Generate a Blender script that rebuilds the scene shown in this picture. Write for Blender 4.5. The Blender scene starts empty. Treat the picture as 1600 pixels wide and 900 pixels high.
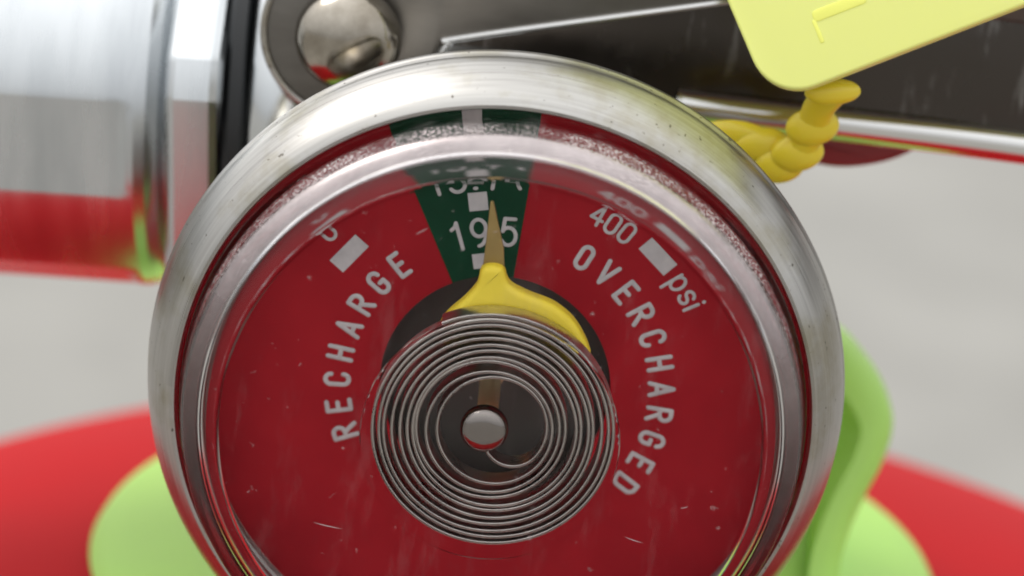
import bpy, bmesh, math, random
from mathutils import Vector, Matrix
random.seed(4)
S = 0.001                       # everything below is written in millimetres
scene = bpy.context.scene
COL = scene.collection
R = math.radians

# ---------------------------------------------------------------- camera
cam = bpy.data.cameras.new('camera')
cam_o = bpy.data.objects.new('camera', cam); COL.objects.link(cam_o)
cx = Vector((0.99548046, 0.02827552, 0.09065951))
cu = Vector((-0.09492863, 0.32326521, 0.941535))
cf = Vector((0.00268467, 0.94588588, -0.32448836))
m = Matrix((cx, cu, -cf)).transposed().to_4x4()
m.translation = Vector((0, -140.037, 53.755)) * S
cam_o.matrix_world = m
cam.sensor_width = 36; cam.lens = 102.29
cam.clip_start = 0.005; cam.clip_end = 200
cam.dof.use_dof = True
cam.dof.focus_distance = 0.1455
cam.dof.aperture_fstop = 32
scene.camera = cam_o

# ---------------------------------------------------------------- overcast sky and soft sun
SUN_EL, SUN_AZ = 52, -62        # azimuth in the plan, measured from +y towards +x
w = bpy.data.worlds.new('World'); scene.world = w; w.use_nodes = True
nt = w.node_tree; nt.nodes.clear()
sky = nt.nodes.new('ShaderNodeTexSky'); sky.sky_type = 'NISHITA'; sky.sun_disc = False
sky.sun_elevation = R(SUN_EL); sky.sun_rotation = R(SUN_AZ)
sky.air_density = 1.0; sky.dust_density = 5.0; sky.ozone_density = 1.0
hs = nt.nodes.new('ShaderNodeHueSaturation'); hs.inputs['Saturation'].default_value = 0.30
bg = nt.nodes.new('ShaderNodeBackground'); bg.inputs['Strength'].default_value = 0.12
wo = nt.nodes.new('ShaderNodeOutputWorld')
cloud = nt.nodes.new('ShaderNodeMix'); cloud.data_type = 'RGBA'      # an even cloud deck over the sky
cloud.inputs['Factor'].default_value = 0.8
tcw = nt.nodes.new('ShaderNodeTexCoord'); sxw = nt.nodes.new('ShaderNodeSeparateXYZ'); nt.links.new(tcw.outputs['Generated'], sxw.inputs[0])
mr = nt.nodes.new('ShaderNodeMapRange')                              # standard overcast sky: zenith three times the horizon
mr.inputs['From Min'].default_value = 0; mr.inputs['From Max'].default_value = 1
mr.inputs['To Min'].default_value = 4.6; mr.inputs['To Max'].default_value = 13.8
nt.links.new(sxw.outputs[2], mr.inputs['Value'])
tint = nt.nodes.new('ShaderNodeMix'); tint.data_type = 'RGBA'; tint.blend_type = 'MULTIPLY'; tint.inputs['Factor'].default_value = 1
tint.inputs['B'].default_value = (.985, 1, 1.01, 1); nt.links.new(mr.outputs[0], tint.inputs['A'])
nt.links.new(tint.outputs['Result'], cloud.inputs['B'])
nt.links.new(sky.outputs[0], hs.inputs['Color']); nt.links.new(hs.outputs[0], cloud.inputs['A'])
nt.links.new(cloud.outputs['Result'], bg.inputs['Color'])
nt.links.new(bg.outputs[0], wo.inputs['Surface'])
sun = bpy.data.lights.new('sun', 'SUN'); sun.energy = 0.8; sun.angle = R(25); sun.color = (1, 0.97, 0.93)
sun_o = bpy.data.objects.new('sun', sun); COL.objects.link(sun_o)
sd = Vector((math.sin(R(SUN_AZ)) * math.cos(R(SUN_EL)), math.cos(R(SUN_AZ)) * math.cos(R(SUN_EL)), math.sin(R(SUN_EL))))
sun_o.rotation_euler = sd.to_track_quat('Z', 'Y').to_euler()
sun_o.location = sd * 2
scene.view_settings.view_transform = 'Standard'; scene.view_settings.look = 'None'
scene.view_settings.exposure = 0.35; scene.view_settings.gamma = 1.0
scene.view_settings.use_curve_mapping = False
scene.render.engine = 'CYCLES'
cy = scene.cycles
cy.max_bounces = 20; cy.transmission_bounces = 14; cy.glossy_bounces = 8; cy.diffuse_bounces = 6
cy.transparent_max_bounces = 12; cy.caustics_refractive = True; cy.caustics_reflective = True
cy.filter_width = 1.9; cy.blur_glossy = 0.3; cy.use_denoising = True

# ---------------------------------------------------------------- helpers
def link(o, parent=None):
    COL.objects.link(o)
    if parent is not None: o.parent = parent
    return o

def mesh_obj(name, verts, faces, mat, parent=None, smooth=38):
    me = bpy.data.meshes.new(name)
    me.from_pydata([(x * S, y * S, z * S) for x, y, z in verts], [], faces)
    bm = bmesh.new(); bm.from_mesh(me)
    bmesh.ops.recalc_face_normals(bm, faces=bm.faces); bm.to_mesh(me); bm.free()
    if smooth:
        me.polygons.foreach_set('use_smooth', [True] * len(me.polygons))
        me.set_sharp_from_angle(angle=R(smooth))
    me.materials.append(mat)
    return link(bpy.data.objects.new(name, me), parent)

class G:
    """collects vertices and faces of ONE part"""
    def __init__(s): s.v = []; s.f = []
    def add(s, v, f):
        b = len(s.v); s.v += [tuple(p) for p in v]; s.f += [tuple(i + b for i in q) for q in f]
    def lathe(s, prof, n=128, axis='y', c=(0, 0, 0), closed=True, wob=None):
        """prof: (radius, height along axis); radius 0 becomes a pole"""
        v, f, rings = [], [], []
        for r, h in prof:
            if r < 1e-6:
                rings.append([len(v)]); v.append(ax(axis, 0, 0, h, c))
            else:
                st = len(v)
                for i in range(n):
                    a = 2 * math.pi * i / n
                    rr = r + (wob(a, h) if wob else 0)
                    v.append(ax(axis, rr * math.cos(a), rr * math.sin(a), h, c))
                rings.append(list(range(st, st + n)))
        k = len(rings)
        for q in range(k if closed else k - 1):
            A, B = rings[q], rings[(q + 1) % k]
            if len(A) == 1 and len(B) == 1: continue
            for i in range(n):
                j = (i + 1) % n
                if len(A) == 1: f.append((A[0], B[i], B[j]))
                elif len(B) == 1: f.append((A[i], A[j], B[0]))
                else: f.append((A[i], A[j], B[j], B[i]))
        s.add(v, f)
    def prism(s, poly, y0, y1, to=None, bev=0.0, nb=3, dish=0.0):
        """outline in (x, z) between two depths with rounded front and back edges; to() maps a point"""
        n = len(poly); v, f = [], []
        lay = []
        if bev:
            for k in range(nb + 1):
                t = k / nb * math.pi / 2
                lay.append((bev * (1 - math.sin(t)), y0 + bev * (1 - math.cos(t))))
            for k in range(nb + 1):
                t = (1 - k / nb) * math.pi / 2
                lay.append((bev * (1 - math.sin(t)), y1 - bev * (1 - math.cos(t))))
        else: lay = [(0, y0), (0, y1)]
        rings = [[(p[0], y, p[1]) for p in inset(poly, ins)] for ins, y in lay]
        if dish:                # hollow the front face
            F = rings[0]; mx_, mz_ = sum(p[0] for p in F) / n, sum(p[2] for p in F) / n
            for k_, d_ in ((.85, .25), (.65, .75), (.4, 1.0)):
                rings.insert(0, [(mx_ + (p[0] - mx_) * k_, y0 + dish * d_, mz_ + (p[2] - mz_) * k_) for p in F])
            lay = [0] * 3 + lay
        for q in rings: v += q
        for q in range(len(lay) - 1):
            for i in range(n):
                j = (i + 1) % n
                f.append((q * n + i, q * n + j, (q + 1) * n + j, (q + 1) * n + i))
        f.append(tuple(range(n))); e = (len(lay) - 1) * n; f.append(tuple(range(e + n - 1, e - 1, -1)))
        if to: v = [to(p) for p in v]
        s.add(v, f)
    def sweep(s, pts, sec, up=(0, 1, 0), cap=True, scale=None):
        """sec: closed section (a, b): a across in the plane normal to up, b along up"""
        n = len(pts); k = len(sec); v, f = [], []
        up = Vector(up)
        for i, p in enumerate(pts):
            p = Vector(p)
            t = (Vector(pts[min(i + 1, n - 1)]) - Vector(pts[max(i - 1, 0)])).normalized()
            sd_ = t.cross(up).normalized()
            sc = scale[i] if scale else 1
            for a, b in sec: v.append(p + sd_ * a * sc + up * b * sc)
        for i in range(n - 1):
            for j in range(k):
                l = (j + 1) % k
                f.append((i * k + j, i * k + l, (i + 1) * k + l, (i + 1) * k + j))
        if cap: f.append(tuple(range(k))); f.append(tuple(range((n - 1) * k + k - 1, (n - 1) * k - 1, -1)))
        s.add(v, f)
    def build(s, name, mat, parent=None, smooth=38): return mesh_obj(name, s.v, s.f, mat, parent, smooth)

def ax(axis, a, b, h, c):
    if axis == 'y': p = (a, h, b)
    elif axis == 'z': p = (a, b, h)
    else: p = (h, a, b)
    return (p[0] + c[0], p[1] + c[1], p[2] + c[2])

def inset(poly, d):
    if d < 1e-9: return poly
    n = len(poly)
    ar = sum(poly[i][0] * poly[(i + 1) % n][1] - poly[(i + 1) % n][0] * poly[i][1] for i in range(n))
    sg = 1 if ar > 0 else -1
    out = []
    for i in range(n):
        a, b, c = Vector(poly[i - 1]), Vector(poly[i]), Vector(poly[(i + 1) % n])
        d1, d2 = (b - a), (c - b)
        d1 = d1.normalized() if d1.length else d2.normalized(); d2 = d2.normalized() if d2.length else d1
        n1, n2 = Vector((-d1.y, d1.x)) * sg, Vector((-d2.y, d2.x)) * sg
        mm = n1 + n2
        mm = mm / max(0.35, mm.dot(n1)) if mm.length else n1
        out.append(tuple(b + mm * d))
    return out

def rounded(pts, rads, n=8):
    """polygon with filleted corners"""
    out = []; k = len(pts)
    for i in range(k):
        a, b, c = Vector(pts[i - 1]), Vector(pts[i]), Vector(pts[(i + 1) % k])
        r = rads[i] if isinstance(rads, (list, tuple)) else rads
        if r <= 0: out.append(tuple(b)); continue
        u, v_ = (a - b).normalized(), (c - b).normalized()
        an = math.acos(max(-1, min(1, u.dot(v_))))
        d = r / math.tan(an / 2); p, q = b + u * d, b + v_ * d
        ce = b + (u + v_).normalized() * (r / math.sin(an / 2))
        a0 = math.atan2(*(p - ce).yx); a1 = math.atan2(*(q - ce).yx)
        da = (a1 - a0 + math.pi) % (2 * math.pi) - math.pi
        for j in range(n + 1):
            t = a0 + da * j / n; out.append((ce.x + r * math.cos(t), ce.y + r * math.sin(t)))
    return out

def arc(cx_, cy_, rx, ry, a0, a1, n=14):
    return [(cx_ + rx * math.cos(R(a0 + (a1 - a0) * i / n)), cy_ + ry * math.sin(R(a0 + (a1 - a0) * i / n))) for i in range(n + 1)]

def spline(pts, n=8):
    out = []
    P = [Vector(p) for p in pts]; P = [P[0] * 2 - P[1]] + P + [P[-1] * 2 - P[-2]]
    for i in range(1, len(P) - 2):
        a, b, c, d = P[i - 1:i + 3]
        for j in range(n):
            t = j / n
            out.append(0.5 * (2 * b + (c - a) * t + (2 * a - 5 * b + 4 * c - d) * t * t + (3 * b - a - 3 * c + d) * t ** 3))
    out.append(P[-2]); return out

# ---------------------------------------------------------------- materials
def mat(name, color, rough=0.5, metal=0.0, **kw):
    mt = bpy.data.materials.new(name); mt.use_nodes = True
    b = mt.node_tree.nodes['Principled BSDF']
    b.inputs['Base Color'].default_value = (*color, 1); b.inputs['Roughness'].default_value = rough
    b.inputs['Metallic'].default_value = metal
    for k, v in kw.items(): b.inputs[k.replace('_', ' ')].default_value = v
    return mt

def nodes(mt): return mt.node_tree.nodes, mt.node_tree.links, mt.node_tree.nodes.get('Principled BSDF')

def noise(mt, scale, detail=4, stretch=None, rough=0.6):
    N, L, b = nodes(mt)
    tc = N.new('ShaderNodeTexCoord'); no = N.new('ShaderNodeTexNoise')
    no.inputs['Scale'].default_value = scale; no.inputs['Detail'].default_value = detail; no.inputs['Roughness'].default_value = rough
    src = tc.outputs['Object']
    if stretch:
        mp = N.new('ShaderNodeMapping'); mp.inputs['Scale'].default_value = stretch
        L.new(src, mp.inputs['Vector']); src = mp.outputs[0]
    L.new(src, no.inputs['Vector'])
    return no

def ramp(mt, src, stops, interp='LINEAR'):
    N, L, b = nodes(mt)
    r = N.new('ShaderNodeValToRGB'); r.color_ramp.interpolation = interp
    el = r.color_ramp.elements
    while len(el) < len(stops): el.new(0.5)
    for e_, (p, c) in zip(el, stops):
        e_.position = p; e_.color = (c, c, c, 1) if not isinstance(c, tuple) else (*c, 1)
    L.new(src, r.inputs[0]); return r

def vary(mt, scale, c0, c1, r0=None, r1=None, bump=0.0, stretch=None, detail=5, lo=0.3, hi=0.7):
    """mottle colour and roughness with noise, optional fine relief"""
    N, L, b = nodes(mt); no = noise(mt, scale, detail, stretch)
    L.new(ramp(mt, no.outputs[0], [(lo, c0), (hi, c1)]).outputs[0], b.inputs['Base Color'])
    if r0 is not None: L.new(ramp(mt, no.outputs[0], [(lo, r0), (hi, r1)]).outputs[0], b.inputs['Roughness'])
    if bump:
        bp = N.new('ShaderNodeBump'); bp.inputs['Strength'].default_value = bump; bp.inputs['Distance'].default_value = 0.00006
        L.new(no.outputs[0], bp.inputs['Height']); L.new(bp.outputs[0], b.inputs['Normal'])
    return mt

M = {}
M['floor'] = vary(mat('concrete', (.4, .4, .38), 0.85), 7.0, (.225, .217, .198), (.325, .313, .287), .8, .9, detail=7)
M['red'] = vary(mat('red_enamel', (.55, .02, .02), 0.55, Specular_IOR_Level=0.06), 30, (.42, .009, .012), (.49, .012, .015), .55, .65)
M['chrome'] = vary(mat('chrome', (.75, .76, .77), 0.09, 1.0), 160, (.60, .62, .63), (.70, .715, .72), .12, .2, bump=.05)
M['brushed'] = vary(mat('brushed_chrome', (.6, .61, .62), 0.2, 1.0), 150, (.50, .52, .535), (.68, .70, .71), .2, .32, bump=.05, stretch=(2.5, .35, .35))
def brushed_ring(name):
    # turned metal: streaks run round the gauge's axis, with a few stains
    mt = mat(name, (.45, .435, .405), 0.25, 1.0)
    N, L, b = nodes(mt)
    tc = N.new('ShaderNodeTexCoord'); sp_ = N.new('ShaderNodeSeparateXYZ'); L.new(tc.outputs['Object'], sp_.inputs[0])
    def mth(op, a_, b_=None):
        q = N.new('ShaderNodeMath'); q.operation = op
        for i_, z_ in enumerate((a_, b_)):
            if z_ is None: continue
            if isinstance(z_, (int, float)): q.inputs[i_].default_value = z_
            else: L.new(z_, q.inputs[i_])
        return q.outputs[0]
    rr = mth('SQRT', mth('ADD', mth('MULTIPLY', sp_.outputs[0], sp_.outputs[0]), mth('MULTIPLY', sp_.outputs[2], sp_.outputs[2])))
    an = mth('ARCTAN2', sp_.outputs[2], sp_.outputs[0])
    cb = N.new('ShaderNodeCombineXYZ')
    L.new(mth('MULTIPLY', rr, 5200.0), cb.inputs[0]); L.new(mth('MULTIPLY', sp_.outputs[1], 5200.0), cb.inputs[1]); L.new(mth('MULTIPLY', an, 2.2), cb.inputs[2])
    n1 = N.new('ShaderNodeTexNoise'); n1.inputs['Scale'].default_value = 1; n1.inputs['Detail'].default_value = 5; L.new(cb.outputs[0], n1.inputs['Vector'])
    n2 = noise(mt, 230, 5)
    n3 = noise(mt, 2600, 2)
    mx = N.new('ShaderNodeMix'); mx.data_type = 'RGBA'; mx.blend_type = 'MULTIPLY'; mx.inputs['Factor'].default_value = 1
    L.new(ramp(mt, n1.outputs[0], [(.3, (.36, .345, .325)), (.7, (.47, .455, .43))]).outputs[0], mx.inputs['A'])
    L.new(ramp(mt, n2.outputs[0], [(.34, (.80, .77, .66)), (.5, (1, 1, 1))]).outputs[0], mx.inputs['B'])
    m2 = N.new('ShaderNodeMix'); m2.data_type = 'RGBA'; m2.blend_type = 'MULTIPLY'; m2.inputs['Factor'].default_value = 1
    L.new(mx.outputs['Result'], m2.inputs['A']); L.new(ramp(mt, n3.outputs[0], [(.25, (.35, .33, .3)), (.31, (1, 1, 1))]).outputs[0], m2.inputs['B'])
    L.new(m2.outputs['Result'], b.inputs['Base Color'])
    L.new(ramp(mt, n1.outputs[0], [(.3, .27), (.7, .38)]).outputs[0], b.inputs['Roughness'])
    bp = N.new('ShaderNodeBump'); bp.inputs['Strength'].default_value = .22; bp.inputs['Distance'].default_value = .00002
    L.new(n1.outputs[0], bp.inputs['Height']); L.new(bp.outputs[0], b.inputs['Normal'])
    return mt
M['bezel'] = brushed_ring('nickel_bezel')
M['steel'] = vary(mat('spring_steel', (.36, .33, .31), 0.3, 1.0), 300, (.50, .47, .45), (.68, .65, .62), .24, .38)
M['pin'] = mat('pin_steel', (.24, .215, .20), 0.07, 1.0)
M['brass'] = mat('brass', (.95, .74, .40), 0.38, 0.75)
M['gold'] = vary(mat('needle_lacquer', (.32, .24, .10), 0.45, 0.35), 500, (.26, .175, .055), (.36, .245, .085))
M['yellow'] = vary(mat('yellow_paint', (.78, .58, .03), 0.4), 300, (.80, .60, .03), (.88, .68, .05), .5, .6)
M['dial_red'] = vary(mat('dial_red', (.36, .012, .018), 0.6, Specular_IOR_Level=.12), 260, (.33, .008, .016), (.41, .012, .021))
M['dial_green'] = vary(mat('dial_green', (.006, .075, .035), 0.6, Specular_IOR_Level=.12), 260, (.004, .045, .02), (.006, .056, .026))
M['print'] = vary(mat('print_white', (.62, .58, .58), 0.6), 900, (.46, .44, .45), (.62, .60, .60))
M['dark'] = mat('dark_housing', (.055, .046, .04), 0.45)
M['handle'] = mat('steel_dark_reflection', (.10, .09, .085), 0.22, 0.9)  # reflection of dark surroundings put into the base colour
M['lever'] = vary(mat('grey_plated_steel', (.30, .28, .26), 0.35, 1.0), 90, (.15, .14, .128), (.25, .237, .218), .3, .42, stretch=(1, 1, 3))
M['polish'] = mat('polished_edge', (.72, .71, .69), 0.14, 1.0)
M['rubber'] = mat('black_rubber', (.008, .009, .01), 0.45)
M['lime'] = vary(mat('lime_plastic', (.36, .66, .09), 0.42, Subsurface_Weight=0.15, Subsurface_Radius=(.003, .004, .001)), 60, (.38, .66, .11), (.43, .72, .13), .38, .5)
M['tag'] = mat('yellow_tag_plastic', (.85, .88, .26), 0.4, Subsurface_Weight=0.2, Subsurface_Radius=(.002, .002, .0005))
M['tagtext'] = mat('yellow_tag_relief', (.86, .87, .17), 0.45)
M['tie'] = mat('amber_plastic', (.80, .63, .035), 0.3, Subsurface_Weight=0.35, Subsurface_Radius=(.002, .0015, .0003))
M['rivet'] = vary(mat('worn_nickel', (.5, .46, .4), 0.16, 1.0), 400, (.22, .19, .15), (.46, .42, .36), .06, .2)
M['reflred'] = mat('painted_red_reflection', (.26, .012, .016), 0.35)  # red cylinder's reflection, painted as a base colour

# scratches on the dark handle
def scratches(mt, base, light):
    N, L, b = nodes(mt)
    no = noise(mt, 1300, 4, (1.0, 1, .14), .6)
    n2 = noise(mt, 190, 5)
    r1 = ramp(mt, no.outputs[0], [(.57, 0.0), (.66, 1.0)]); r2 = ramp(mt, n2.outputs[0], [(.45, 0.0), (.6, 1.0)])
    mu = N.new('ShaderNodeMath'); mu.operation = 'MULTIPLY'
    L.new(r1.outputs[0], mu.inputs[0]); L.new(r2.outputs[0], mu.inputs[1])
    mx = N.new('ShaderNodeMix'); mx.data_type = 'RGBA'
    mx.inputs['A'].default_value = (*base, 1); mx.inputs['B'].default_value = (*light, 1)
    L.new(mu.outputs[0], mx.inputs['Factor']); L.new(mx.outputs['Result'], b.inputs['Base Color'])
    L.new(ramp(mt, n2.outputs[0], [(.3, .12), (.7, .42)]).outputs[0], b.inputs['Roughness'])
scratches(M['handle'], (.075, .065, .057), (.21, .2, .19))

# clear plastic window, with dirt that has gathered along its wall and a few specks on its face
def make_lens():
    mt = bpy.data.materials.new('clear_plastic'); mt.use_nodes = True
    N, L = mt.node_tree.nodes, mt.node_tree.links
    out = N['Material Output']
    fr = N.new('ShaderNodeFresnel'); fr.inputs['IOR'].default_value = 1.45
    pw = N.new('ShaderNodeMath'); pw.operation = 'POWER'; pw.inputs[1].default_value = 1.75; L.new(fr.outputs[0], pw.inputs[0])
    rf = N.new('ShaderNodeBsdfRefraction'); rf.inputs['IOR'].default_value = 1.45; rf.inputs['Roughness'].default_value = 0.01
    gl = N.new('ShaderNodeBsdfGlossy'); gl.inputs['Roughness'].default_value = 0.03
    b = N.new('ShaderNodeMixShader'); L.new(pw.outputs[0], b.inputs[0]); L.new(rf.outputs[0], b.inputs[1]); L.new(gl.outputs[0], b.inputs[2])
    tc = N.new('ShaderNodeTexCoord'); sx = N.new('ShaderNodeSeparateXYZ'); L.new(tc.outputs['Object'], sx.inputs[0])
    band = N.new('ShaderNodeMapRange'); band.interpolation_type = 'SMOOTHSTEP'
    ab = N.new('ShaderNodeMath'); ab.operation = 'ADD'; ab.inputs[1].default_value = 0.0052; L.new(sx.outputs[1], ab.inputs[0])
    aa = N.new('ShaderNodeMath'); aa.operation = 'ABSOLUTE'; L.new(ab.outputs[0], aa.inputs[0])
    L.new(aa.outputs[0], band.inputs['Value'])
    band.inputs['From Min'].default_value = 0.0003; band.inputs['From Max'].default_value = 0.0009
    band.inputs['To Min'].default_value = 1; band.inputs['To Max'].default_value = 0
    n1 = noise(mt, 6500, 4); r1 = ramp(mt, n1.outputs[0], [(.47, 0.04), (.60, .8)])
    n0 = noise(mt, 160, 3); r0 = ramp(mt, n0.outputs[0], [(.36, 0.0), (.56, 1.0)])
    m1 = N.new('ShaderNodeMath'); m1.operation = 'MULTIPLY'; L.new(band.outputs[0], m1.inputs[0]); L.new(r1.outputs[0], m1.inputs[1])
    m2 = N.new('ShaderNodeMath'); m2.operation = 'MULTIPLY'; L.new(m1.outputs[0], m2.inputs[0]); L.new(r0.outputs[0], m2.inputs[1])
    zt = N.new('ShaderNodeMapRange'); zt.interpolation_type = 'SMOOTHSTEP'; L.new(sx.outputs[2], zt.inputs['Value'])      # dust lies on the upper side
    zt.inputs['From Min'].default_value = .002; zt.inputs['From Max'].default_value = .012; zt.inputs['To Min'].default_value = .08
    mz = N.new('ShaderNodeMath'); mz.operation = 'MULTIPLY'; L.new(m2.outputs[0], mz.inputs[0]); L.new(zt.outputs[0], mz.inputs[1]); m2 = mz
    n3 = noise(mt, 1500, 2); r3 = ramp(mt, n3.outputs[0], [(.71, 0.0), (.80, .3)])
    n4 = noise(mt, 420, 6, (1, 1, .25), .75); r4 = ramp(mt, n4.outputs[0], [(.55, 0.0), (.85, .10)])
    # shoulder band: sky reflection painted in as pinkish satin, over a scuffed edge
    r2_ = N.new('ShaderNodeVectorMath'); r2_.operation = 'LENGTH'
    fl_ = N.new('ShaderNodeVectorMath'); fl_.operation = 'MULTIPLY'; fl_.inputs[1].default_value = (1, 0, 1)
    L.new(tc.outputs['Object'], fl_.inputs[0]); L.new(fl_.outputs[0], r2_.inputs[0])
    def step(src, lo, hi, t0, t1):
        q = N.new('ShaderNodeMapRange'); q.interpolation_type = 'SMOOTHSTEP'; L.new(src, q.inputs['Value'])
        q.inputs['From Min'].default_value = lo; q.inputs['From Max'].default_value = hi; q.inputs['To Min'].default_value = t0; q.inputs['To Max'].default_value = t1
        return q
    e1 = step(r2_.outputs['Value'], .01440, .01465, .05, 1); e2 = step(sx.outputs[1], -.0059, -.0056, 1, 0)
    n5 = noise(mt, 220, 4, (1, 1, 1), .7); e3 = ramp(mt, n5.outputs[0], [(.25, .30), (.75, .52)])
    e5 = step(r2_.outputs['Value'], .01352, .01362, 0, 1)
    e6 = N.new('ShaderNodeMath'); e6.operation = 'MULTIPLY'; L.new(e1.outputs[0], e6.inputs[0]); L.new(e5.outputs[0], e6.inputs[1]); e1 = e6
    e7 = N.new('ShaderNodeMath'); e7.operation = 'MULTIPLY'; L.new(e5.outputs[0], e7.inputs[0]); L.new(e2.outputs[0], e7.inputs[1])
    e8 = N.new('ShaderNodeMath'); e8.operation = 'MULTIPLY_ADD'; e8.inputs[1].default_value = .16; e8.inputs[2].default_value = .01
    L.new(e7.outputs[0], e8.inputs[0]); L.new(e8.outputs[0], rf.inputs['Roughness'])
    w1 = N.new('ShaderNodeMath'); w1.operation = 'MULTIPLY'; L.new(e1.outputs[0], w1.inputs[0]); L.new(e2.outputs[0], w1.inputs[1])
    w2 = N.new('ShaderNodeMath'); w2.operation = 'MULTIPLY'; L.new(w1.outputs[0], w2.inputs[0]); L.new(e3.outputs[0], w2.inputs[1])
    ws = N.new('ShaderNodeMapRange'); ws.interpolation_type = 'SMOOTHSTEP'; L.new(sx.outputs[2], ws.inputs['Value'])  # painted sheen is strongest on the upper side
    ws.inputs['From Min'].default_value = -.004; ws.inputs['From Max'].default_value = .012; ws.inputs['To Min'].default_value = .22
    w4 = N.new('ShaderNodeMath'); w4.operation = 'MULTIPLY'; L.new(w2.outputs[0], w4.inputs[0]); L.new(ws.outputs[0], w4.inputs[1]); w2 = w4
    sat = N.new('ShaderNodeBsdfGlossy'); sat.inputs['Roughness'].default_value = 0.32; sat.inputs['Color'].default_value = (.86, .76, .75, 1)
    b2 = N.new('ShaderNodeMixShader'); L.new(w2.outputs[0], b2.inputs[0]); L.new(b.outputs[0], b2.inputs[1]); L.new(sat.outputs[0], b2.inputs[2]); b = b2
    a1 = N.new('ShaderNodeMath'); a1.operation = 'ADD'; L.new(m2.outputs[0], a1.inputs[0]); L.new(r3.outputs[0], a1.inputs[1])
    a2 = N.new('ShaderNodeMath'); a2.operation = 'ADD'; a2.use_clamp = True; L.new(a1.outputs[0], a2.inputs[0]); L.new(r4.outputs[0], a2.inputs[1])
    df = N.new('ShaderNodeBsdfDiffuse'); df.inputs['Color'].default_value = (.66, .575, .565, 1)
    ms = N.new('ShaderNodeMixShader'); L.new(a2.outputs[0], ms.inputs[0]); L.new(b.outputs[0], ms.inputs[1]); L.new(df.outputs[0], ms.inputs[2])
    L.new(ms.outputs[0], out.inputs['Surface'])
    nb = noise(mt, 140, 2); bp = N.new('ShaderNodeBump'); bp.inputs['Strength'].default_value = 0.10; bp.inputs['Distance'].default_value = 0.00008
    L.new(nb.outputs[0], bp.inputs['Height']); L.new(bp.outputs[0], rf.inputs['Normal']); L.new(bp.outputs[0], gl.inputs['Normal'])
    return mt
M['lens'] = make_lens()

# ---------------------------------------------------------------- ground
FLOOR = -402.0
fl = mesh_obj('floor', [(-40000, -40000, FLOOR), (40000, -40000, FLOOR), (40000, 40000, FLOOR), (-40000, 40000, FLOOR)], [(0, 1, 2, 3)], M['floor'], smooth=0)
fl['kind'] = 'structure'; fl['label'] = 'pale grey concrete floor out of focus behind'

# ---------------------------------------------------------------- the extinguisher
YN = 24.0; XN = 5.5             # the cylinder's axis stands behind the gauge's rim
ext = bpy.data.objects.new('fire_extinguisher', None); link(ext)
ext.location = (XN * S, YN * S, FLOOR * S); ext.empty_display_size = 0.05
ext['label'] = 'red fire extinguisher with chrome valve and round pressure gauge facing front'
ext['category'] = 'fire extinguisher'
bpy.context.view_layer.update()
def into(o, parent=None):
    """parent a part built in scene coordinates without moving it"""
    p = parent or ext
    o.parent = p
    o.matrix_parent_inverse = Matrix.Translation(-Vector((XN * S, YN * S, FLOOR * S)))
    return o
def sub(o, part):
    o.parent = part            # parts share the scene origin, so sub-parts need no offset
    return o

# cylinder with domed shoulder
ZC, RC, HC = -56.4, 75.0, 38.0
prof = [(0, ZC + HC)]
for i in range(1, 33):
    a = R(90 - 90 * i / 32); prof.append((RC * math.cos(a), ZC + HC * math.sin(a)))
prof += [(RC, ZC - 20), (RC, FLOOR + 12), (RC - 1.5, FLOOR + 4), (RC - 2, FLOOR), (0, FLOOR)]
g = G(); g.lathe(prof, 160, 'z', (XN, YN, 0), closed=False)
into(g.build('cylinder_body', M['red']))

# chrome valve
g = G()
g.lathe([(0, -19.5), (12.5, -19.5), (12.4, -17), (11.0, -12), (10.5, -10.5), (10.5, -10), (10.5, 9), (10.4, 11), (10, 12.4), (8, 12.9), (0, 13)], 96, 'z', (1.5, YN, 0), closed=False)
g.lathe([(0, -14.9), (11.6, -14.9), (12.2, -14.4), (12.4, -13.6), (12.0, -11.6), (11.2, -10.9), (11.2, 0), (0, 0)], 96, 'x', (0, YN, 8.3), closed=False)
g.lathe([(0, 9.0), (7.4, 9.0), (7.9, 9.5), (7.9, YN), (0, YN)], 64, 'y', (0, 0, 0), closed=False)
into(g.build('valve_body', M['chrome']))

# hose coupling to the left
g = G()
def flats(a, h):               # six wrench flats milled into the barrel, running out before its end
    if h > -21.4: return 0.0
    q = (math.degrees(a) - 183 + 30) % 60 - 30
    return min(0.0, 11.15 / math.cos(R(q)) - 11.5) * min(1, (-21.4 - h) / .5)
g.lathe([(0, -75), (11.5, -75), (11.5, -22.8), (11.5, -21.9), (11.5, -21.4), (11.5, -21.0), (11.35, -20.4), (10.9, -19.8), (10.4, -19.4), (10.4, -18.6), (0, -18.6)], 360, 'x', (0, 0, 0), closed=False, wob=flats)
coup = into(g.build('hose_coupling', M['brushed'], smooth=12))
g = G()
def hexed(a, h):
    q = (math.degrees(a) - 192 + 30) % 60 - 30
    return min(0.0, 11.7 / math.cos(R(q)) - 12.9)
g.lathe([(10.5, -19.3), (12.3, -19.25), (12.7, -19.0), (12.9, -18.7), (12.9, -16.8), (12.7, -16.4), (12.3, -16.15), (10.5, -16.1)], 360, 'x', wob=hexed)
sub(g.build('collar_nut', M['brushed'], smooth=20), coup)
g = G(); g.lathe([(10.0, -16.08), (11.7, -16.08), (12.05, -15.8), (12.05, -15.15), (11.7, -14.92), (10.0, -14.92)], 96, 'x')
sub(g.build('gasket', M['rubber']), coup)
coup.location = (0, YN * S, 8.3 * S); coup.rotation_euler = (0, R(-1.6), 0)

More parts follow.
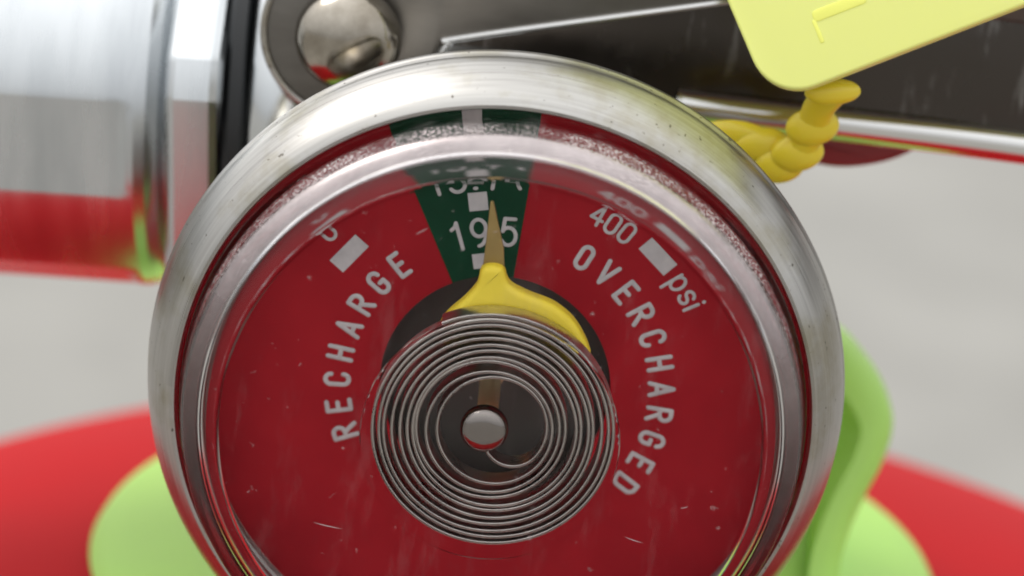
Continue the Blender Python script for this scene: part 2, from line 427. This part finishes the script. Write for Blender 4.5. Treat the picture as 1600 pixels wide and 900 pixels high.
# squeeze lever: a channel with two cheeks, hinged on a round-headed rivet
RV = (-9.5, 15.3)
def cheek():
    pts = arc(RV[0], RV[1], 4.75, 4.75, 125, 292, 28)
    pts += [(-5.5, 9.6)] + rounded([(-5.0, 9.6), (-4.75, 15.35), (10.2, 18.95)], [.4, 1.3, 0], 6)[:-1]
    pts += [(10.2, 18.95), (46, 27.6), (46, 37), (-4, 26), (-10, 21.5)]
    return pts
g = G(); g.prism(cheek(), 11.2, 12.3, bev=.3)
lever = into(g.build('squeeze_lever', M['lever']))
g = G(); g.prism(cheek(), 35.2, 36.3, bev=.3); sub(g.build('cheek', M['lever']), lever)
g = G(); g.prism(rounded([(-4, 26.0), (46, 37), (46, 38.2), (-4.3, 27.2)], .3, 3), 11.2, 36.3, bev=.3); sub(g.build('top_plate', M['lever']), lever)
g = G(); pts = [(RV[0] + 4.62 * math.cos(R(a)), 11.15, RV[1] + 4.62 * math.sin(R(a))) for a in range(125, 293, 6)]
g.sweep(pts, [(.2 * math.cos(R(a)), .2 * math.sin(R(a))) for a in range(0, 360, 45)])
sub(g.build('rolled_edge', M['bezel']), lever)
g = G(); pts = spline([(-4.7, 11.2, 12.6), (-4.62, 11.2, 14.2), (-4.2, 11.2, 15.25), (-3.2, 11.2, 15.75), (10.2, 11.2, 18.98), (46, 11.2, 27.65)], 10)
g.sweep(pts, [(.2 * math.cos(R(a)), .2 * math.sin(R(a))) for a in range(0, 360, 45)])
sub(g.build('rolled_edge', M['polish']), lever)
g = G()
g.lathe([(0, 8.0), (.7, 8.05), (1.5, 8.3), (2.2, 8.75), (2.65, 9.4), (2.85, 10.1), (2.75, 10.6), (2.2, 11.0), (2.2, 37), (0, 37)], 64, 'y', (RV[0], 0, RV[1]), closed=False)
into(g.build('hinge_rivet', M['rivet']))

# carrying handle under the lever: plated channel, dark reflections put into its colour, with a bright rolled lip
hp = rounded([(-6, 8.5), (4, 12.1), (9.6, 12.45), (27.6, 11.95), (70, 9.5), (70, 16.8), (26, 18.9), (8, 19.3), (-6, 17)], [.5, 2, 2, 5, 1, 1, 4, 4, .5], 4)
g = G(); g.prism(hp, 14.6, 15.8, bev=.25)
hand = into(g.build('carry_handle', M['handle']))
g = G(); g.prism(hp, 32.2, 33.4, bev=.25); sub(g.build('cheek', M['handle']), hand)
lip = spline([(8.4, 14.9, 12.3), (9.6, 14.9, 12.2), (18, 14.9, 12.0), (27.6, 14.9, 11.7), (45, 14.9, 10.8), (70, 14.9, 9.3)], 8)
g = G(); g.sweep(lip, [(1.05 * math.cos(R(a)), 1.0 * math.sin(R(a))) for a in range(0, 360, 20)])
sub(g.build('bottom_lip', M['polish']), hand)
g = G(); g.sweep([Vector((6, 15.0, 19.2)), Vector((15, 15.0, 19.0)), Vector((26, 15.0, 18.75)), Vector((45, 15.0, 17.8)), Vector((70, 15.0, 16.6))], [(.05, -.75), (.75, .45), (.6, .6), (-.1, -.55)])
sub(g.build('top_lip', M['polish']), hand)
g = G(); g.prism([tuple(p) for p in spline([(10.6, 11.2), (12.0, 10.0), (14.0, 9.6), (16.2, 8.9), (18.3, 8.75), (20.6, 9.3), (22.2, 10.2), (23.0, 11.2)], 5)], 17.2, 19.4, bev=.3)  # chromed flange, with the red dome's reflection painted into its colour
sub(g.build('flange_red_reflection', M['reflred']), hand)

# ---------------------------------------------------------------- the pressure gauge
DY = 1.2                        # depth of the dial's face
g = G()
g.lathe([(0, 4.2), (13.5, 4.2), (16.6, 1.75), (16.6, 2.2), (14.5, 4.6), (12.5, 6.0), (9, 7.0), (6.0, 7.2), (6.0, 9.4), (0, 9.4)], 128, 'y', closed=False)
gauge = into(g.build('pressure_gauge', M['bezel']))

def bez_w(a, h): return 0.022 * math.sin(3 * a + 1) + 0.014 * math.sin(7 * a + h)
bp_ = [(16.7, 2.6), (17.1, 2.4), (17.5, 1.5), (17.78, 1.0), (17.95, .75), (18.0, .45), (17.95, .2), (17.84, 0), (17.87, -.3), (17.84, -.6), (17.72, -1.1), (17.56, -1.55),
       (17.33, -2.1), (17.08, -2.6), (16.8, -3.05), (16.5, -3.42), (16.25, -3.6), (16.08, -3.58), (16.0, -3.42), (15.98, -3.0), (16.75, -2.55), (16.8, -2.2), (16.7, 1.7)]
g = G(); g.lathe(bp_, 224, 'y', wob=bez_w)
sub(g.build('bezel', M['bezel']), gauge)

g = G(); g.lathe([(5.98, DY), (15.4, DY), (16.6, DY), (16.6, DY + .35), (5.98, DY + .35)], 160, 'y')
dial = sub(g.build('dial', M['dial_red'], smooth=30), gauge)
g = G(); g.lathe([(7.4, DY + .38), (7.4, 4.15), (0, 4.15), (0, 3.95), (7.0, 3.95), (7.0, DY + .38)], 96, 'y', closed=False)
sub(g.build('movement_housing', M['dark']), gauge)

# green sector, a sheet of paint on the dial
g = G(); a0, a1 = 85.9, 116.4; n = 40
v = []
for rr in (5.99, 16.5):
    for i in range(n + 1):
        a = R(a0 + (a1 - a0) * i / n); v.append((rr * math.cos(a), DY - .03, rr * math.sin(a)))
g.add(v, [(i, i + 1, n + 2 + i, n + 1 + i) for i in range(n)])
sub(g.build('green_zone', M['dial_green'], smooth=0), gauge)

# lettering drawn as strokes of paint
def closed_oval(cx_, cy_, rx, ry): return arc(cx_, cy_, rx, ry, 0, 360, 30)
def tall_oval(w_): return arc(w_ / 2, 1 - w_ / 2 * 1.05, w_ / 2, w_ / 2 * 1.05, 0, 180) + arc(w_ / 2, w_ / 2 * 1.05, w_ / 2, w_ / 2 * 1.05, 180, 360) + [(w_, 1 - w_ / 2 * 1.05)]
GL = {
 'R': (.5, [[(0, 0), (0, 1)], [(0, 1)] + arc(.24, .755, .235, .245, 90, -90) + [(0, .51)], [(.22, .51), (.5, 0)]]),
 'E': (.42, [[(0, 0), (0, 1)], [(0, 1), (.42, 1)], [(0, .53), (.35, .53)], [(0, 0), (.42, 0)]]),
 'C': (.46, [arc(.235, .76, .23, .24, 0, 180) + arc(.235, .24, .23, .24, 180, 360)]),
 'H': (.46, [[(0, 0), (0, 1)], [(.46, 0), (.46, 1)], [(0, .5), (.46, .5)]]),
 'A': (.52, [[(0, 0), (.26, 1)], [(.26, 1), (.52, 0)], [(.09, .3), (.43, .3)]]),
 'G': (.48, [arc(.24, .76, .235, .24, 5, 180) + arc(.24, .24, .235, .24, 180, 360), [(.475, .24), (.475, .46)], [(.475, .46), (.28, .46)]]),
 'O': (.46, [tall_oval(.46)]), 'V': (.52, [[(0, 1), (.26, 0)], [(.26, 0), (.52, 1)]]),
 'D': (.48, [[(0, 0), (0, 1)], [(0, 1)] + arc(.2, .72, .28, .28, 90, 0) + arc(.2, .28, .28, .28, 0, -90) + [(0, 0)]]),
 '0': (.5, [tall_oval(.5)]), '4': (.52, [[(.4, 0), (.4, 1)], [(.4, 1), (0, .3)], [(0, .3), (.56, .3)]]),
 '1': (.3, [[(.22, 0), (.22, 1)], [(.22, 1), (.14, .86), (0, .78)]]),
 '9': (.54, [closed_oval(.27, .68, .26, .32), arc(.2, .62, .33, .62, 5, -88)[:]]),
 '5': (.52, [[(.47, 1), (.1, 1)], [(.1, 1), (.045, .52)], arc(.25, .335, .27, .335, 140, -150)]),
 '3': (.52, [arc(.24, .76, .22, .24, 155, -90) + arc(.25, .26, .26, .26, 90, -155)]),
 '.': (.06, [[(.0, .05), (.05, .05)]]), '7': (.5, [[(0, 1), (.5, 1)], [(.5, 1), (.3, .5), (.2, 0)]]),
 '(': (.2, [arc(.36, .45, .34, .6, 130, 232)]),
 'p': (.46, [[(0, -.34), (0, .68)], closed_oval(.235, .34, .235, .34)]),
 's': (.4, [arc(.2, .52, .19, .165, 20, 270, 12) + arc(.2, .185, .2, .17, 90, -160, 12)[1:]]),
 'i': (.04, [[(0, 0), (0, .66)], [(0, .9), (0, .94)]]),
}
OFF = Vector((.25, -.15))      # the print sits a little off the plate's centre
def glyph(g, ch, r, ang, h, hw, y, slant=0.0, wsc=1.0):
    wd, strokes = GL[ch]
    a = R(ang); up = Vector((math.cos(a), math.sin(a))); ri = Vector((up.y, -up.x))
    o = up * r + OFF
    def P(x, z): return o + ri * ((x - wd / 2) * wsc * h + slant * (z - .5) * h) + up * (z - .5) * h
    for st in strokes:
        p = [P(*q) for q in st]
        if len(p) == 2: p = [p[0].lerp(p[1], t / 4) for t in range(5)]
        # rounded ends
        d0, d1 = (p[0] - p[1]).normalized(), (p[-1] - p[-2]).normalized()
        pts = [p[0] + d0 * hw * k for k in (1.0, .87, .5)] + p + [p[-1] + d1 * hw * k for k in (.5, .87, 1.0)]
        sc = [.08, .5, .87] + [1] * len(p) + [.87, .5, .08]
        jit = random.uniform(-.004, .004)
        g.sweep([(q.x, y + jit, q.y) for q in pts], [(hw * math.cos(R(t)), .022 * math.sin(R(t))) for t in range(0, 360, 45)], scale=sc)

def word(name, items, h, hw, **k):
    g = G()
    for ch, r, a in items: glyph(g, ch, r, a, h, hw, DY - .045, **k)
    return sub(g.build(name, M['print']), gauge)
K = 1.013
word('recharge_lettering', [(c, 8.45, 202.3 - i * 9.97) for i, c in enumerate('RECHARGE')], 1.22, .12)
word('overcharged_lettering', [(c, 8.42, 64.0 - i * 9.75) for i, c in enumerate('OVERCHARGED')], 1.24, .12)
word('zero_numeral', [('0', 12.35, 141.2)], 1.15, .09)
word('four_hundred_numeral', [('4', 10.8, 67.2), ('0', 10.78, 62.5), ('0', 10.78, 57.9)], 1.12, .09)
word('psi_lettering', [('p', 11.1, 37.8), ('s', 11.1, 33.1), ('i', 11.1, 29.9)], 1.25, .09)
word('pressure_numeral', [('1', 8.45 * K, 109.6), ('9', 8.45 * K, 102.0), ('5', 8.45 * K, 91.9)], 1.42, .10)
word('metric_numeral', [('1', 11.75, 111.8), ('3', 11.65, 106.0), ('.', 11.65, 101.4), ('7', 11.65, 96.6), ('(', 11.75, 90.0)], 1.5, .10)
def tick(r, ang, tw, rh):
    a = R(ang); up = Vector((math.cos(a), math.sin(a))); ri = Vector((up.y, -up.x)); o = up * r + OFF
    q = [o + ri * (sx * tw / 2) + up * (sz * rh / 2) for sx, sz in ((-1, -1), (1, -1), (1, 1), (-1, 1))]
    g = G(); g.prism([tuple(p) for p in q], DY - .07, DY - .02)
    sub(g.build('tick_mark', M['print'], smooth=0), gauge)
tick(10.5 * K, 141.6, 1.95, .95); tick(10.95, 47.2, 1.95, .95)
tick(10.25, 101.2, .98, 1.0); tick(6.95 * K, 102.6, .9, .8); tick(14.2, 100.6, .98, 1.9)

# spiral pressure tube
g = G(); pts = []
turns = 10.62; n = int(turns * 90); ya, yb = -5.4, -4.1
for i in range(n + 1):
    t = i / n; th = -105 + 360 * turns * t
    k = th + 105
    r = 2.3 + 3.85 * (t ** .82)
    if k < 75: r = 1.25 + (r - 1.25) * math.sin(R(k / 75 * 90)) ** 1.0
    r += 0.09 * math.sin(R(th * .53 + 40)) * (1 - t) + .045 * math.sin(R(th * .137 + 20)) + .02 * math.sin(R(th * 1.37))
    ex, ez = .16 * (1 - t) * math.cos(R(th * .21)) + .05, .14 * (1 - t)
    pts.append((r * math.cos(R(th)) + ex, 0, r * math.sin(R(th)) + ez))
hw = .082                       # a flattened tube: two rounded rims with a shallow channel between
sec = [(-hw, yb), (-hw, ya + .06), (-hw * .85, ya + .012), (-hw * .65, ya), (-hw * .42, ya + .03), (-hw * .2, ya + .12), (hw * .2, ya + .12), (hw * .42, ya + .03), (hw * .65, ya), (hw * .85, ya + .012), (hw, ya + .06), (hw, yb)]
g.sweep(pts, sec, cap=True)
sub(g.build('spiral_tube', M['steel'], smooth=50), gauge)

# centre pin
g = G()
g.lathe([(0, -5.98), (.3, -5.97), (.6, -5.93), (.82, -5.87), (.98, -5.78), (1.1, -5.65), (1.18, -5.48), (1.2, -5.3), (1.2, -5.1), (.7, -4.6), (0, -4.6)], 64, 'y', (-.32, 0, .12), closed=False)
sub(g.build('centre_pin', M['pin']), gauge)
g = G(); g.lathe([(.5, -4.58), (.55, -4.5), (.55, 2.2), (.7, 2.3), (.7, 3.9), (0, 3.9)], 48, 'y', (-.25, 0, .12), closed=False)
sub(g.build('pin_shaft', M['brass']), gauge)

# pointer: yellow saddle fixed to the tube's outer end, with a tapered tip
left = [(-1.25, 7.75), (-1.30, 7.35), (-1.42, 6.95), (-1.95, 6.2), (-2.6, 5.5), (-2.95, 4.95), (-3.05, 4.4), (-3.0, 3.9)]
right = [(-.03, 7.85), (.1, 7.5), (.4, 7.15), (1.3, 6.78), (2.1, 6.55), (2.75, 6.28), (3.6, 5.65), (4.25, 4.75), (4.6, 4.0)]
top = [(-1.05, 8.05), (-.62, 8.16), (-.2, 8.08)]
bot = [(r_ * math.cos(R(a)), r_ * math.sin(R(a))) for a, r_ in ((42, 5.0), (60, 4.8), (80, 4.6), (100, 4.5), (118, 4.5))]
outl = [tuple(p) for p in spline(left[::-1] + top + right, 4)] + bot
g = G(); g.prism(outl, -3.95, -2.7, bev=.36, nb=4)
ptr = sub(g.build('pointer', M['yellow']), gauge)
g = G(); g.prism(rounded([(-1.16, 7.6), (-.05, 7.7), (-.2, 8.9), (-.92, 11.3), (-1.08, 11.3), (-1.12, 8.9)], [.05, .05, 0, .08, .08, 0], 3), -3.3, -3.0, bev=.06)
sub(g.build('pointer_tip', M['gold']), gauge)

# clear window: flange under the rim, sloping wall, rounded shoulder, flat face with a moulded ring behind it
def fil(c, r, a0, a1, n=6): return [(c[0] + r * math.cos(R(a0 + (a1 - a0) * i / n)), c[1] + r * math.sin(R(a0 + (a1 - a0) * i / n))) for i in range(n + 1)]
outer = [(16.6, -.6), (16.6, -2.1), (15.85, -2.15), (15.8, -3.6), (15.65, -4.4), (15.5, -5.3), (15.43, -5.6), (15.36, -5.82), (15.24, -6.03), (15.08, -6.21), (14.88, -6.37), (14.66, -6.5), (14.5, -6.585), (14.1, -6.79), (13.66, -7.02), (13.62, -7.09), (13.57, -7.15), (13.51, -7.185), (13.45, -7.185), (13.40, -7.16), (13.36, -7.13), (13.2, -7.13), (12, -7.15), (6, -7.22), (0, -7.24)]
inner = [(0, -6.62), (6.33, -6.58), (6.38, -6.555), (6.43, -6.58), (13.4, -6.52), (13.75, -6.5), (14.0, -6.42), (14.2, -6.28), (14.36, -6.1), (14.48, -5.85), (14.58, -5.5), (14.7, -4.9), (14.85, -4.2), (15.0, -3.4), (15.1, -.6)]
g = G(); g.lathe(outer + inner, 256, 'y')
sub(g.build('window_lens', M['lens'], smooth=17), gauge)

g = G()
for (x, z, an, ln) in [(-7.6, -5.2, -8, 1.5), (7.6, -4.4, -14, 1.0), (-4.2, 10.6, 35, .7), (5.6, 12.2, -30, 1.2), (9.9, -2.4, 20, .4), (-2.6, -8.2, 4, .7), (3.2, 5.6, -5, .9), (2.0, -9.8, -25, .8)]:
    c_, s_ = math.cos(R(an)), math.sin(R(an))
    g.sweep([(x + c_ * t * ln, -7.21 - .0, z + s_ * t * ln + .12 * t * t) for t in (-.5, -.25, 0, .25, .5)], [(.016 * math.cos(R(a)), .016 * math.sin(R(a))) for a in range(0, 360, 60)], scale=[.1, .8, 1, .7, .1])
sub(g.build('scratch_marks', M['print']), gauge)

# ---------------------------------------------------------------- lime collar resting on the shoulder
def thing(name, label, cat, loc):
    e_ = bpy.data.objects.new(name, None); link(e_); e_.location = Vector(loc) * S; e_.empty_display_size = .01
    e_['label'] = label; e_['category'] = cat; return e_
def rel(o, t):
    o.parent = t; o.matrix_parent_inverse = Matrix.Translation(-t.location); return o
col_ = thing('service_collar', 'lime green plastic collar lying around the extinguisher neck below the gauge', 'collar', (2.2, YN, -20))
g = G()
def dz(x, y): return ZC + HC * math.sqrt(1 - ((x - XN) ** 2 + (y - YN) ** 2) / RC ** 2)
g.lathe([(14.2, 1.9), (18, 2.1), (21, 2.1), (23.6, 2.0), (24.9, 1.85), (25.6, 1.45), (25.9, .95), (25.6, .4), (24.4, .12), (20, .12), (14.2, .12)], 128, 'z', (2.2, YN, 0))
g.v = [(x, y, z + dz(x, y)) for x, y, z in g.v]
rel(g.build('ring_plate', M['lime']), col_)
tp = [tuple(p) for p in spline([(12.0, -21.5), (12.5, -3.0), (16.6, -1.5), (19.8, -1.9), (21.6, -3.4), (22.9, -5.2), (23.4, -7.0), (22.9, -9.2), (22.0, -11.2), (21.2, -13.4), (20.8, -16), (21.2, -21.5)], 5)]
g = G(); g.prism(tp, YN - 10, YN - 4.5, bev=2.0, nb=6, dish=2.6, to=lambda p: (p[0] * 1.03, p[1] + (p[2] + 19.6) * .62, -19.6 + (p[2] + 19.6) * .86))
rel(g.build('pull_tab', M['lime']), col_)

# ---------------------------------------------------------------- yellow tag and its beaded tie
u = Vector((.885, .465)); v_ = Vector((-.50, .866))
c0 = Vector((12.72, 15.55))
tag = thing('inspection_tag', 'pale yellow plastic tag with rounded corner hanging in front of the handle', 'tag', (c0.x, 4, c0.y))
quad = [tuple(c0), tuple(c0 + u * 34), tuple(c0 + u * 34 + v_ * 24), tuple(c0 + v_ * 24)]
TILT = Matrix.Translation((c0.x, 4, c0.y)) @ Matrix.Rotation(R(-24), 4, Vector((u.x, 0, u.y))) @ Matrix.Translation((-c0.x, -4, -c0.y))
def tilt(p): return tuple(TILT @ Vector(p))
g = G(); g.prism(rounded(quad, 2.5, 10), 3.5, 4.5, to=tilt, bev=.18)
rel(g.build('tag_plate', M['tag']), tag)
def ridge(p, q, wd):
    g = G(); p, q = Vector(p), Vector(q); d = (q - p).normalized(); nn = Vector((-d.y, d.x))
    g.prism(rounded([tuple(p + nn * wd), tuple(p - nn * wd), tuple(q - nn * wd), tuple(q + nn * wd)], wd * .7, 3), 3.46, 3.52, to=tilt, bev=.03)
    rel(g.build('raised_stroke', M['tagtext']), tag)
ridge((13.3, 21.3), (15.6, 22.5), .3); ridge((14.3, 20.15), (16.8, 21.45), .3); ridge((14.35, 20.0), (14.95, 18.9), .1); ridge((17.9, 21.6), (19.6, 22.5), .2)

tie = thing('seal_tie', 'yellow beaded plastic seal tie dangling below the tag beside the gauge rim', 'seal tie', (14.0, 8, 12))
path = [(15.9, 5.6, 16.1), (15.45, 6.8, 14.9), (15.3, 7.6, 13.6), (14.75, 8.2, 11.95), (13.95, 8.6, 11.1), (12.9, 8.9, 12.0), (11.3, 9.2, 12.3), (9.0, 9.6, 11.6)]
g = G(); sp = spline(path, 8)
g.sweep(sp, [(.85 * math.cos(R(a)), .5 * math.sin(R(a))) for a in range(0, 360, 30)], up=(.05, .99, .1))
rel(g.build('strap', M['tie']), tie)
for (x, y, z), (rx, rz) in zip([path[0], path[2], path[3], path[4], path[5]], [(1.45, .7), (1.4, 1.05), (1.4, 1.05), (1.35, 1.05), (1.5, .95)]):
    g = G(); pr = [(math.sin(R(a)), -math.cos(R(a))) for a in range(0, 181, 12)]
    g.lathe([(0, -1)] + pr[1:-1] + [(0, 1)], 32, 'y', closed=False)
    g.v = [(x + p[0] * rx, y + p[1] * .6, z + p[2] * rz + p[0] * .15) for p in g.v]
    rel(g.build('bead', M['tie']), tie)
